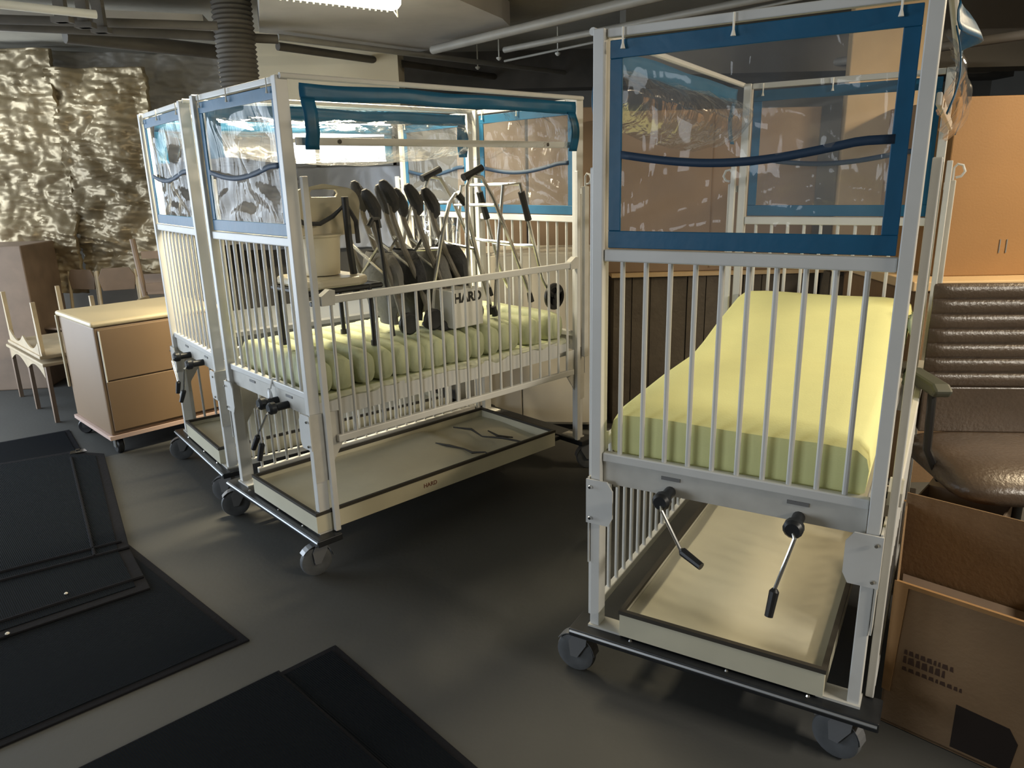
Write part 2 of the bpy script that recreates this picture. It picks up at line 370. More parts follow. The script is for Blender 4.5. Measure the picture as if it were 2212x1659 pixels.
    for i, (a, b) in enumerate(((-.035, -.02), (Wd+.0, -.02), (-.02, Ln+.02), (Wd+.02, Ln+.02))): caster(t, (a, b, 0), yw[i], '')
    # storage tray on the base
    ty = opts['tray']
    tr = bpy.data.objects.new('storage_tray', None); COL.objects.link(tr); tr.parent = t; tr.location = (ty, -.045, 0)
    P('traywall', 'tray_wall', lambda: MB().box(0, .64, 0, .006, .205, .292).box(0, .64, 1.504, 1.51, .205, .292).box(0, .006, .006, 1.504, .205, .292).box(.634, .64, .006, 1.504, .205, .292), CREAM, tr)
    P('trayrim', 'tray_rim', lambda: MB().box(-.003, .643, -.003, .012, .286, .300).box(-.003, .643, 1.498, 1.513, .286, .300).box(-.003, .012, .012, 1.498, .286, .300).box(.628, .643, .012, 1.498, .286, .300), DKRIM, tr)
    P('traypanel', 'tray_panel', lambda: MB().grid(16, 36, lambda u, v: (.007+u*.626, .007+v*1.496, .262+.012*N(u*2, v*4, 5)+(-.02 if v > .72 else 0))), CREAM, tr, smooth=True)
    P('trayfloor', 'tray_bottom', lambda: MB().box(.006, .634, .006, 1.504, .205, .212), CREAM, tr)
    # cranks
    for i, (a, kn, ex) in enumerate(opts['cranks']):
        cr = bpy.data.objects.new('bed_crank', None); COL.objects.link(cr); cr.parent = t
        P('chub%s%d' % (key, i), 'crank_hub', lambda: MB().lathe([(.020, -.10), (.028, -.09), (.028, -.07), (.018, -.06), (.018, 0)], 14, (0, 1, 0), (a, 0, .742)), DKBASE, cr, smooth=True)
        e1 = (a+kn[0], -.115, .742+kn[1]); e0 = (a, -.09, .735)
        P('carm%s%d' % (key, i), 'crank_arm', lambda: MB().tube([e0, (a+.01, -.11, .725), e1], .0055, 8), CHROME, cr, smooth=True)
        e2 = (e1[0]+ex[0]*.9, -.125-ex[1], e1[2]+ex[2])
        P('cgrip%s%d' % (key, i), 'crank_grip', lambda: MB().tube([e1, (e1[0]+(e2[0]-e1[0])*.1, e1[1]+(e2[1]-e1[1])*.1, e1[2]+(e2[2]-e1[2])*.1), e2], [.008, .014, .012], 10), BLACK, cr, smooth=True)
    return t
YA, YB, YC = -.54171347, -.82462327, -.91021497
LA, LB, LC = (.27698852, 2.24295329, 0), (-1.40766433, 3.59366061, 0), (-2.05501626, 4.44029154, 0)
d45 = math.radians
cribA = crib(LA, YA, 'nearest white safety crib at right with bright blue-bordered end canopy and pale green mattress', 'A',
    dict(right='out', left='open', gr=.20, gl=.20, gl_in=False, yaws=(d45(180), d45(165), .3, 2.0), tray=.10, cranks=[(.245, (.075, -.13), (.08, .02, -.02)), (.625, (-.03, -.18), (-.008, .01, -.08))]))
cribB = crib(LB, YB, 'middle white safety crib holding the mobility aids, its side gate half lowered', 'B',
    dict(right='flat', left='open', gr=.605, gl=.20, gl_in=False, yaws=(d45(250), d45(262), .5, 1.0), tray=.20, cranks=[(.50, (.03, -.17), (-.005, .01, -.08)), (.60, (-.10, -.14), (-.03, .01, -.07))]))
cribC = crib(LC, YC, 'leftmost white safety crib beside the tan rolling cabinet, half hidden by the middle crib', 'C',
    dict(right='open', left='open', gr=.20, gl=.20, gl_in=False, yaws=(d45(250), d45(230), .2, 1.6), tray=.12, cranks=[(.30, (.10, -.12), (-.01, .0, -.07)), (.55, (-.05, -.15), (-.02, .01, -.07))]))
def wor(c, L):
    o = {'A': (LA, YA), 'B': (LB, YB), 'C': (LC, YC)}[c]; ct, st = math.cos(o[1]), math.sin(o[1])
    return (o[0][0]+L[0]*ct-L[1]*st, o[0][1]+L[0]*st+L[1]*ct, L[2])

# ------------------------------------------------------------------ mattress of the near crib
def lerp(tb, x):
    for (x0, y0), (x1, y1) in zip(tb[:-1], tb[1:]):
        if x <= x1: return y0+(y1-y0)*(x-x0)/(x1-x0)
    return tb[-1][1]
profA = [(0, .97), (.1, .985), (.5, 1.0), (.85, 1.0), (1.0, 1.025), (1.2, 1.07), (1.45, 1.115), (1.65, 1.15)]
mA = empty('mattress', LA, YA, 'raised-head mattress in a smooth pale yellow-green sheet in the nearest crib', 'mattress')
def mattress_mb():
    mb = MB(); nb = 40; sec = []
    for i in range(nb+1):
        b = .025+1.6*i/nb; zt = lerp(profA, b); th = .155; e = min(1, min(i, nb-i)/1.5+.0)
        a0, a1 = .035, .785; r = .035
        ring_ = []
        drop = (1-e)*.012
        pts = [(a0, zt-th+.02), (a0-.004, zt-.07), (a0+.004, zt-.025), (a0+.03, zt-.004)]
        pts += [(a0+.03+(a1-a0-.06)*k/8, zt+.002*math.sin(k+b*4)) for k in range(1, 8)]
        pts += [(a1-.03, zt-.004), (a1-.004, zt-.025), (a1+.004, zt-.07), (a1, zt-th+.02), (a1-.03, zt-th), (a0+.03, zt-th)]
        for a, z in pts: ring_.append((a, b, z-drop if z > zt-.03 else z))
        sec.append(ring_)
    k = len(sec[0])
    for s in sec: mb.v += s
    for i in range(nb):
        for j in range(k): mb.f.append((i*k+j, (i+1)*k+j, (i+1)*k+(j+1) % k, i*k+(j+1) % k))
    mb.f.append(tuple(range(k))); mb.f.append(tuple(nb*k+j for j in range(k-1, -1, -1)))
    return mb
mo = obj('sheet_cover', mattress_mb(), SHEET, mA, smooth=True, angle=.9)
obj('backrest_deck', MB().prism_axis([(1.0, .79), (1.66, .79), (1.66, .985), (1.45, .95), (1.2, .90), (1.0, .865)], .06, .76, lambda u, v, d: (d, u, v)), WHITE2, mA)
def drape(u, v):
    a = .79+.03*math.sin(v*3)+.015*N(u*4, v*4, 2); return (a, 1.25+u*.22+.03*N(v*3, 1, 1), 1.10-v*.26)
tw = obj('draped_cloth', MB().grid(8, 12, drape), mat('grey_green_cloth', (.22, .27, .19), .8), None, smooth=True); tw.location = LA; tw.rotation_euler = (0, 0, YA)
tw.modifiers.new('thickness', 'SOLIDIFY').thickness = .012
tag(tw, 'grey-green cloth draped over the raised end of the sheeted mattress', 'cloth')

# ------------------------------------------------------------------ air mattress in the middle crib
mBt = empty('air_mattress', LB, YB, 'ridged pale green air mattress of side-by-side cells in the middle crib', 'mattress')
def cell_mb():
    mb = MB(); pts = []; n = 18
    # cross-section in b/z as super-ellipse, swept across a with rounded ends
    for i in range(13):
        u = i/12; a = .045+u*.735; e = (1-abs(2*u-1)**14)**.5; e = max(e, .80)
        for j in range(n):
            t = 2*math.pi*j/n; cx, sz = math.cos(t), math.sin(t)
            bx = .042*math.copysign(abs(cx)**.7, cx)*(.8+.2*e); zz = .875+.082*math.copysign(abs(sz)**.75, sz)*e
            mb.v.append((a, bx+.003*N(a*9, j, 1), zz+.004*N(a*8, j*.4, 5)))
    for i in range(12):
        for j in range(n): mb.f.append((i*n+j, i*n+(j+1) % n, (i+1)*n+(j+1) % n, (i+1)*n+j))
    mb.f.append(tuple(range(n-1, -1, -1))); mb.f.append(tuple(12*n+j for j in range(n))); return mb
cm = cell_mb().mesh('air_cell', CELL, True)
for i in range(19):
    c = link('air_cell', cm, mBt, loc=(random.uniform(-.006, .004), .06+i*.0845+random.uniform(-.003, .003), random.uniform(-.004, .006)), rot=(random.uniform(-.04, .04), 0, random.uniform(-.01, .01)))
def cover(u, v):
    b = .04+u*1.58; return (.775+.012*N(u*20, v*3, 1)+.014*math.sin(v*3), b, .80-.035*v+.02*N(u*22, v*2, 3)*v)
cv = obj('base_cover', MB().grid(90, 6, cover), mat('creased_cream_cover', (.52, .53, .40), .6), mBt, smooth=True)
obj('air_mattress_base', MB().box(.05, .765, .04, 1.62, .787, .80), CELL, mBt)
# mattress in the far crib
mC = empty('mattress', LC, YC, 'plain slate grey mattress lying in the leftmost crib', 'mattress')
o = obj('mattress_body', MB().box(.05, .77, .04, 1.62, .787, .93), mat('slate_mattress_vinyl', (.075, .082, .092), .5), mC, bevel=.03)

# ------------------------------------------------------------------ mobility aids in the middle crib (local crib coordinates)
def local_thing(name, label, cat, group=None): return empty(name, LB, YB, label, cat, group)
# commode / shower chair
sc_ = local_thing('shower_chair', 'beige plastic shower commode chair with handle slot standing on the air mattress', 'chair')
def back_mb():
    mb = MB(); out = []; n = 8
    b0, b1, z0, z1 = .15, .50, 1.46, 1.685; r = .075
    def arc(cx, cz, r, t0, t1, k): return [(cx+r*math.cos(math.radians(t0+(t1-t0)*i/k)), cz+r*math.sin(math.radians(t0+(t1-t0)*i/k))) for i in range(k+1)]
    L = [(b0+.02, z0)] + arc(b0+r, z1-r-.015, r, 180, 100, n) + [((b0+b1)/2, z1)] + arc(b1-r, z1-r-.015, r, 80, 0, n) + [(b1-.02, z0)]
    cx, cz = .32, 1.648; hole = [(cx-.065, cz-.016), (cx-.07, cz), (cx-.06, cz+.015), (cx, cz+.018), (cx+.06, cz+.012), (cx+.07, cz-.003), (cx+.06, cz-.018), (cx, cz-.018)]
    # strips joining: build as polygon with hole via bridging by angle
    import mathutils.geometry as g
    tess = g.tessellate_polygon([[Vector((x, y, 0)) for x, y in L], [Vector((x, y, 0)) for x, y in hole]])
    A = L+hole; k = len(A)
    for d in (-.009, .009): mb.v += [(.50+d+.0*x, x, y) for x, y in A]
    for t in tess:
        mb.f.append(tuple(t)); mb.f.append(tuple(k+i for i in reversed(t)))
    for s, l in ((0, len(L)), (len(L), len(hole))):
        for i in range(l): mb.f.append((s+i, s+(i+1) % l, k+s+(i+1) % l, k+s+i))
    return mb
obj('backrest', back_mb(), PLBEIGE, sc_, bevel=.003)
obj('pail', MB().lathe([(.08, 1.29), (.088, 1.40), (.092, 1.455), (.098, 1.462), (.098, 1.468)], 24, (0, 0, 1), (.52, .27, 0)), PLBEIGE, sc_, smooth=True)
obj('seat', MB().prism([(.36, .12), (.66, .10), (.70, .16), (.70, .36), (.66, .42), (.36, .42), (.33, .36), (.33, .16)], 1.245, 1.285), PLBEIGE, sc_, bevel=.012)
for a, b in ((.36, .12), (.36, .44), (.70, .12), (.70, .40)): obj('leg', MB().tube([(a, b, 1.245), (a+.01, b, .965)], .011, 8).tube([(a+.01, b, .985), (a+.01, b, .962)], .017, 8), BLACK, sc_, smooth=True)
obj('seat_frame', MB().tube([(.36, .10, 1.235), (.70, .10, 1.235), (.70, .46, 1.235), (.36, .46, 1.235)], .013, 8, True).tube([(.70, .10, 1.19), (.70, .60, 1.20)], .011, 8), BLACK, sc_, smooth=True)
obj('arm_post', MB().tube([(.60, .39, 1.20), (.60, .375, 1.40), (.60, .37, 1.63)], [.017, .016, .016], 10), BLACK, sc_, smooth=True)
obj('strap', MB().tube([(.53, .13, 1.56), (.53, .20, 1.52), (.535, .27, 1.515), (.55, .33, 1.545), (.58, .385, 1.60), (.58, .43, 1.52), (.57, .44, 1.42)], .011, 6), DKFAB, sc_, smooth=True)
# folded strollers
def stroller(b, lean, key, label, h=1.60, a_off=0):
    t = local_thing('folded_stroller', label, 'stroller', 'folded pediatric strollers in the middle crib')
    for k, a in enumerate((.34, .60)):
        a += a_off
        pts = [(a, b, h), (a, b+.03*lean, h-.12), (a, b+.10*lean, h-.27), (a, b+.19*lean, h-.42), (a+.01, b+.24*lean, h-.55), (a, b+.26*lean, 1.0)]
        obj('frame_tube', MB().tube(pts, .014, 8), GREYTUBE, t, smooth=True)
        # oval padded grip
        ax = (Vector(pts[0])-Vector(pts[1])).normalized()
        gp = [Vector(pts[1])+ax*q for q in (.03, .05, .09, .13, .165, .18)]
        g = gp
        rr = [.014, .026, .034, .032, .024, .012]
        o = obj('grip_pad', MB().tube([tuple(q+Vector((0, .02*math.sin(i*1.0)*(1 if k else .6), 0))) for i, q in enumerate(g)], rr, 10), DKFAB, t, smooth=True)
    obj('cross_brace', MB().tube([(.34+a_off, b+.06*lean, h-.2), (.60+a_off, b+.15*lean, h-.36)], .008, 6).tube([(.60+a_off, b+.06*lean, h-.2), (.34+a_off, b+.15*lean, h-.36)], .008, 6), ALU, t, smooth=True)
    def sling(u, v):
        an = u*2*math.pi; z = 1.36-v*.36; r = .022+.028*math.sin(math.pi*min(1, v*1.05+.1))+.007*N(math.cos(an)*2, math.sin(an)*2+b*9, v*4)
        return (.48+a_off+r*3.2*math.cos(an), b+.20*lean+.05*lean*v+r*math.sin(an)*1.1, z)
    obj('seat_sling', MB().grid(20, 14, sling), GREYFAB if key % 2 else DKFAB, t, smooth=True)
    obj('wheel', MB().lathe([(.02, -.012), (.045, -.014), (.055, -.008), (.055, .008), (.045, .014), (.02, .012)], 18, (0, .25, 1) if key == 3 else (1, 0, 0), (.66+a_off, b+.24*lean, 1.02)), DKBASE, t, smooth=True)
    return t
stroller(.50, .55, 1, 'folded grey stroller beside the beige shower chair')
stroller(.60, .75, 2, 'folded stroller with tall slanting dark grips, second from the shower chair', 1.64)
stroller(.74, .8, 3, 'folded stroller with rivetted dark grips at the middle of the row', 1.62)
stroller(.84, .9, 4, 'folded stroller whose dark bundle leans against the silver walkers', 1.60)
# walkers
def walker(pl, pr, a0, a1, label, grips, feet, wheel=None, grip_dir=None):
    t = local_thing('walker', label, 'walker', 'aluminium walkers in the middle crib')
    for a in (a0, a1):
        obj('side_frame', MB().tube([(a, b, z) for b, z in pl], .0105, 8), ALU, t, smooth=True)
        for b, z in feet: obj('rubber_foot', MB().tube([(a, b-.012, z+.05), (a, b, z)], [.015, .019], 8), BLACK, t, smooth=True)
        if grips:
            (b2, z2), (b3, z3) = grips; obj('hand_grip', MB().tube([(a, b2, z2), (a, (b2+b3)/2, (z2+z3)/2), (a, b3, z3)], [.019, .017, .019], 10), BLACK, t, smooth=True)
    for (b, z), (b2, z2) in pr:
        obj('cross_tube', MB().tube([(a0, b, z), ((a0+a1)/2, (b+b2)/2-.03, (z+z2)/2), (a1, b2, z2)], .009, 8), ALU, t, smooth=True)
    if wheel:
        w = obj('wheel', MB().lathe([(.052, -.010), (.070, -.012), (.076, -.006), (.076, .006), (.070, .012), (.052, .010), (.050, 0), (.052, -.010)], 26, (1, 0, 0), (a1+.02, wheel[0], wheel[1])), BLACK, t, smooth=True)
        sp = MB().lathe([(.016, -.014), (.016, .014)], 12, (1, 0, 0), (a1+.02, wheel[0], wheel[1]))
        for q in range(3):
            an = q*2.094+.5; sp.tube([(a1+.02, wheel[0], wheel[1]), (a1+.02, wheel[0]+.058*math.cos(an), wheel[1]+.058*math.sin(an))], [.012, .016], 6)
        obj('wheel_spokes', sp, BLACK, w, smooth=True)
    return t
walker([(.80, 1.00), (.83, 1.20), (.90, 1.45), (.95, 1.58), (.99, 1.62), (1.03, 1.61), (1.06, 1.54), (1.12, 1.30), (1.20, 1.03)], [((.86, 1.34), (.88, 1.36)), ((1.10, 1.38), (1.11, 1.34)), ((.95, 1.58), (.95, 1.58))], .30, .62,
       'silver walker with round arched tops, nearest the folded strollers', ((1.0, 1.625), (1.05, 1.575)), [(1.20, .985), (.80, .985)])
walker([(1.0, 1.02), (.99, 1.40), (1.0, 1.66), (1.03, 1.71), (1.10, 1.70), (1.17, 1.60), (1.27, 1.40), (1.42, 1.08)], [((1.19, 1.56), (1.19, 1.56)), ((1.27, 1.38), (1.28, 1.36))], .36, .70,
       'silver walker with long black hand grips reaching highest above the gate', ((.98, 1.70), (1.10, 1.745)), [(1.43, 1.03), (1.0, .985)])
walker([(1.18, 1.02), (1.22, 1.40), (1.26, 1.655), (1.38, 1.665), (1.46, 1.40), (1.54, 1.15), (1.60, 1.05)], [((1.38, 1.66), (1.38, 1.66)), ((1.30, 1.66), (1.30, 1.66)), ((1.48, 1.33), (1.48, 1.33))], .34, .68,
       'silver walker with a black spoked wheel beside the far end bars', ((1.39, 1.62), (1.44, 1.47)), [(1.18, .985)], wheel=(1.615, 1.035))
# cane
cn = local_thing('cane', 'dark adjustable cane leaning among the folded strollers', 'cane')
obj('shaft', MB().tube([(.70, .47, 1.50), (.72, .50, .99)], .009, 8), BLACK, cn, smooth=True)
obj('handle', MB().tube([(.70, .42, 1.50), (.70, .44, 1.53), (.70, .47, 1.53), (.70, .475, 1.49)], .013, 8), BLACK, cn, smooth=True)
# printed white carton among the walkers
hb = local_thing('carton', 'small white carton printed with black capital letters between the walkers', 'box')
obj('carton_body', MB().box(.56, .72, .86, 1.06, .965, 1.155), mat('white_card', (.62, .61, .57), .6), hb, bevel=.004)
def text(name, body, size, mt, parent, mtx, extr=.0008, bold=.012):
    cu = bpy.data.curves.new(name, 'FONT'); cu.body = body; cu.size = size; cu.extrude = extr; cu.align_x = 'CENTER'; cu.offset = size*bold
    to = bpy.data.objects.new('tmp', cu); COL.objects.link(to); dg = bpy.context.evaluated_depsgraph_get()
    me = bpy.data.meshes.new_from_object(to.evaluated_get(dg)); bpy.data.objects.remove(to); me.materials.clear(); me.materials.append(mt); me.name = name
    o = link(name, me, parent); o.matrix_local = mtx; return o
Mx = Matrix(((0, 0, 1, .7205), (1, 0, 0, .96), (0, 1, 0, 1.095), (0, 0, 0, 1)))
text('lettering', 'HARD', .066, BLACK, hb, Mx, bold=.045)
gb = local_thing('fabric_bundle', 'dark crumpled fabric bundle under the printed white carton', 'bundle')
wrp = local_thing('plastic_wrap', 'crumpled clear plastic wrap bunched between the strollers and silver walkers', 'plastic wrap')
def wrapf(u, v):
    an = u*2*math.pi; r = (.05+.05*math.sin(math.pi*v))*(1+.5*N(math.cos(an)*2, math.sin(an)*2, v*4)); return (.42+1.3*r*math.cos(an), .98+.10*v+r*math.sin(an), 1.56-.54*v)
obj('wrap_film', MB().grid(30, 24, wrapf), FILM, wrp, smooth=True)
# tray letters on crib B side and crumpled dark cracks in trays
tB = [c for c in cribB.children if c.name.startswith('storage_tray')][0]
text('lettering', 'HARD', .03, mat('red_brown_ink', (.16, .05, .03), .7), tB, Matrix(((0, 0, 1, .6405), (1, 0, 0, .62), (0, 1, 0, .238), (0, 0, 0, 1))))
def bundle(u, v):
    an = u*2*math.pi; ph = v*math.pi; r = 1+.35*N(math.cos(an)*1.5, math.sin(an)*1.5, v*3+4)
    return (.60+.10*r*math.cos(an)*math.sin(ph), .90+.11*r*math.sin(an)*math.sin(ph), .975-.035*math.cos(ph)*r)
obj('bundle_cloth', MB().grid(18, 10, bundle), DKFAB, gb, smooth=True)
# dark lining folds in the tray of B
def crack(name, pts, r):
    return MB().tube([wor_local(p) for p in pts], r, 6)
folds = [[(.24, .96), (.34, .98), (.42, 1.02), (.50, 1.01), (.56, 1.05), (.63, 1.04)], [(.10, 1.20), (.22, 1.24), (.34, 1.22), (.45, 1.28), (.62, 1.30)], [(.30, 1.30), (.42, 1.27), (.48, 1.33)]]
for fpt in folds:
    obj('torn_liner_edge', MB().tube([(a, b, .268+.006*math.sin(i*2)) for i, (a, b) in enumerate(fpt)], [.004+.003*(i % 2) for i in range(len(fpt))], 6), DKRIM, tB, smooth=True)
# plastic glove hanging at middle crib end
gl = local_thing('plastic_bag', 'small crumpled white plastic bag tied to the end rail of the middle crib', 'bag')
def bagf(u, v):
    an = u*2*math.pi; r = .010+.022*v+.006*N(math.cos(an)*2, math.sin(an)*2, v*4)
    return (.49+r*math.cos(an), -.035+.5*r*math.sin(an), .80-v*.11)
obj('bag_body', MB().grid(14, 8, bagf), mat('white_plastic_bag', (.8, .82, .84), .3), gl, smooth=True)
obj('bag_tie', MB().tube([(.49, -.03, .80), (.48, -.01, .84), (.50, .02, .84)], .006, 6), mat('white_plastic_bag', (1, 1, 1)), gl, smooth=True)

# ------------------------------------------------------------------ rolling cabinet (left)
cabv = Vector((-3.131+2.606, 5.028-4.509, 0)); yawc = math.atan2(cabv.y, cabv.x)   # long edge direction
cab = empty('rolling_cabinet', (-2.606, 4.509, 0), yawc, 'tan rolling cabinet with cream top and small casters, left of the cribs', 'cabinet')
# local +x runs left-back along the lit face, local -y towards the right-back
obj('cabinet_body', MB().box(0, .72, -.82, -.01, .14, .855), CABTAN, cab, bevel=.012)
obj('cabinet_top', MB().box(-.012, .735, -.835, .005, .855, .89), CABTOP, cab, bevel=.014)
obj('door_panel', MB().box(-.014, -.002, -.80, -.03, .17, .50), CABTAN, cab, bevel=.004)
obj('door_panel', MB().box(-.014, -.002, -.80, -.03, .508, .84), CABTAN, cab, bevel=.004)
obj('edge_trim', MB().tube([(-.012, -.035, .50), (-.012, -.035, .83)], .005, 6), LENS, cab)
obj('edge_trim', MB().tube([(.722, .002, .35), (.722, .002, .86)], .010, 6), CABTOP, cab)
obj('base_plinth', MB().box(-.012, .735, -.83, .006, .115, .14), mat('pinkish_base', (.55, .40, .34), .5), cab)
for i, (x, y) in enumerate(((.05, -.06), (.67, -.06), (.05, -.74), (.67, -.74))):
    c = bpy.data.objects.new('caster', None); COL.objects.link(c); c.parent = cab; c.location = (x, y, 0); c.rotation_euler = (0, 0, i*.8)
    obj('wheel', MB().lathe([(.02, -.018), (.045, -.02), (.052, -.012), (.052, .012), (.045, .02), (.02, .018)], 18, (0, 1, 0), (.02, 0, .052)), BLACK, c, smooth=True)
    obj('fork', MB().box(-.01, .035, -.028, -.023, .045, .115).box(-.01, .035, .023, .028, .045, .115), CHROME, c)

# ------------------------------------------------------------------ low tables at far left
def low_table(name, loc, yaw, label, flip=False, L=1.1, D=.55, Hh=.46):
    t = empty(name, loc, yaw, label, 'table', 'low wooden tables at the far left')
    R = Matrix.Identity(4)
    def z(v): return Hh-v if flip else v
    zs = lambda a, b: (min(z(a), z(b)), max(z(a), z(b)))
    obj('tabletop', MB().box(-L, 0, 0, D, *zs(Hh-.025, Hh)), WOODL, t, bevel=.006)
    for x in (-L+.03, -L/2, -.03):
        for y in (.03, D-.03):
            if flip and x == -L/2: continue
            obj('leg', MB().quad8([(x-.014, y-.014, z(0)), (x+.014, y-.014, z(0)), (x+.014, y+.014, z(0)), (x-.014, y+.014, z(0)), (x-.03, y-.012, z(Hh-.025)), (x+.03, y-.012, z(Hh-.025)), (x+.03, y+.012, z(Hh-.025)), (x-.03, y+.012, z(Hh-.025))]), WOODB if not flip else WOODL, t)
    for x0, x1 in ((-L+.05, -L/2), (-L/2, -.05)):
        pts = [(x0, Hh-.025)] + [(x0+(x1-x0)*i/10, Hh-.12+.07*math.sin(math.pi*i/10)) for i in range(11)] + [(x1, Hh-.025)]
        for y in (.015, D-.027):
            obj('arched_apron', MB().prism_axis([(u, z(v)) for u, v in pts], y, y+.012, lambda u, v, d: (u, d, v)), WOODL, t)
    return t
ty_ = math.atan2(5.26-5.76, -3.5+4.0)
low_table('low_table', (-3.43, 5.24, 0), ty_, 'low light-wood table with arched apron standing on the floor at far left')
low_table('low_table', (-3.46, 5.27, .485), ty_, 'low light-wood table turned upside down on another, legs pointing up', flip=True, L=.95, D=.45, Hh=.42)
bx = empty('carton', (-4.6, 6.2, 0), .12, 'large plain brown carton standing behind the stacked low tables', 'box')
obj('carton_body', MB().box(-.9, .52, 0, .6, 0, 1.24), WOODB, bx, bevel=.01)
# stacking chairs behind
def school_chair(loc, yaw, label, hb=.98, seat=.52):
    t = empty('wooden_chair', loc, yaw, label, 'chair', 'brown wooden chairs behind the rolling cabinet')
    obj('seat', MB().box(-.2, .2, -.2, .2, seat-.02, seat), WOODB, t, bevel=.008)
    obj('backrest', MB().prism_axis([(-.13, seat+.28), (.13, seat+.28), (.15, hb-.08), (.11, hb), (-.11, hb), (-.15, hb-.08)], .19, .205, lambda u, v, d: (u, d, v)), WOODB, t, bevel=.004)
    for x in (-.17, .17):
        obj('leg', MB().tube([(x, -.18, 0), (x*.95, -.16, seat-.02)], .014, 8), WOODB, t, smooth=True)
        obj('leg', MB().tube([(x, .24, 0), (x*.95, .18, seat), (x*.9, .21, hb-.02)], .014, 8), WOODL, t, smooth=True)
    return t
school_chair((-3.95, 6.55, 0), -.3, 'brown wooden chair right behind the upside-down table')
school_chair((-3.45, 6.45, 0), .35, 'brown wooden chair at the middle of the row behind the cabinet', 1.0)
school_chair((-3.05, 6.25, 0), .1, 'brown wooden chair closest to the tall-posted armchair', .96, .5)
ac = empty('tall_armchair', (-2.75, 5.95, 0), .15, 'tall-posted brown wooden armchair behind the cabinet top', 'chair')
for x, hh in ((-.24, 1.28), (.18, 1.32)):
    obj('back_post', MB().tube([(x, .2, 0), (x, .2, .6), (x-.06, .25, hh)], .022, 8), WOODB, ac, smooth=True)
    obj('front_leg', MB().tube([(x, -.25, 0), (x, -.25, .72)], .02, 8), WOODB, ac, smooth=True)
    obj('armrest', MB().tube([(x, .2, .80), (x, 0, .80), (x, -.2, .76), (x, -.3, .71)], [.02, .024, .026, .018], 8), WOODL, ac, smooth=True)
obj('seat', MB().box(-.26, .22, -.28, .22, .47, .50), WOODB, ac, bevel=.008)
obj('back_slat', MB().box(-.24, .18, .20, .215, .85, .92).box(-.24, .18, .215, .23, 1.12, 1.18), WOODB, ac)

# ------------------------------------------------------------------ crinkled sheeting over the left background
def sheet(name, x0, x1, y, z0, z1, mt, label, group, seed, amp=.05, yr=0, nx=130, nz=150, hem=.05):
    def fn(u, v):
        x = x0+(x1-x0)*u; z = z0+(z1-z0)*v
        q = Vector((x*2.2+seed, z*2.6, seed*3.1))
        r = abs(noise.noise(q))*1.6; r2 = abs(noise.noise(q*2.7+Vector((4, 9, 1)))); r3 = abs(noise.noise(Vector((x*3+z*6+seed, z*14, 2))))
        d = amp*(1.2*r+.7*r2+.45*r3)+.5*amp*math.sin(z*2+x*3+seed)
        d = .85*d+.4*amp*abs(noise.noise(Vector((x*5-z*3, z*19+x*4, seed))))+.18*amp*abs(noise.noise(Vector((x*17, z*17, seed))))
        e = .0 if 0 < u < 1 else .03
        zz = z+(hem*noise.noise(Vector((x*4, seed, 0))) if v == 0 else 0)
        return (x+.01*N(z*5, x, 2), y+yr*u-d+e, zz)
    o = obj(name, MB().grid(nx, nz, fn), mt, smooth=True, angle=.9)
    o.modifiers.new('thickness', 'SOLIDIFY').thickness = .004
    return tag(o, label, 'sheeting', group)
G = 'crinkled sheeting hanging at the back left'
sheet('foil_sheet', -5.85, -4.62, 7.02, .55, 2.90, FOIL, 'gold crinkled foil sheeting hanging at the far left edge', G, 1.3, .085)
sheet('foil_sheet', -4.66, -3.92, 6.95, .75, 2.86, FOIL, 'narrow gold crinkled foil sheet with a dark seam on its left', G, 5.7, .10, nx=50)
sheet('foil_sheet', -3.98, -3.15, 7.0, .80, 2.70, FOIL, 'crinkled foil sheet behind the tall-posted armchair', G, 9.1, .11, nx=55)
sheet('plastic_sheet', -4.2, -2.12, 7.25, 1.1, 2.88, FOILG, 'dull grey plastic sheeting above the leftmost crib', G, 14.2, .07, .5, nx=110)
# stack wrapped behind the foil
def pale(u, v):
    x = -2.95+1.85*u; z = .98+.86*v; q = Vector((x*3, z*1.6, 4)); return (x, 8.33-.10*abs(noise.noise(q))-.05*abs(noise.noise(q*2.6))-.04*math.sin(x*9+2*noise.noise(q)), z)
o_ = tag(obj('plastic_sheet', MB().grid(80, 50, pale), mat('pale_plastic_sheeting', (.85, .87, .92), .35, bump=(5, .4)), smooth=True), 'pale bluish plastic sheet hanging below the strip window', 'sheeting', G)
o_.modifiers.new('thickness', 'SOLIDIFY').thickness = .004
wr = empty('wrapped_pallet', (-5.0, 7.45, 0), 0, 'wrapped pallet load of plain crates behind the foil sheeting', 'pallet')
obj('pallet_load', MB().box(-.9, 1.5, .05, .8, .12, 2.2), FOILG, wr, bevel=.03)
obj('pallet_base', MB().box(-.9, 1.5, .05, .8, 0, .11), WOODG, wr)

# ------------------------------------------------------------------ cartons and boards behind the cribs
def carton(x, y, z, sx, sy, sz, yaw, mt, label, tape=True, group='large brown cartons behind the cribs'):
    t = empty('carton', (x, y, z), yaw, label, 'box', group)
    obj('carton_body', MB().box(0, sx, 0, sy, 0, sz), mt, t, bevel=.006)
    if tape: obj('flap_seam', MB().box(sx*.5-.004, sx*.5+.004, -.002, 0, .02, sz-.02), CARDD, t)
    return t
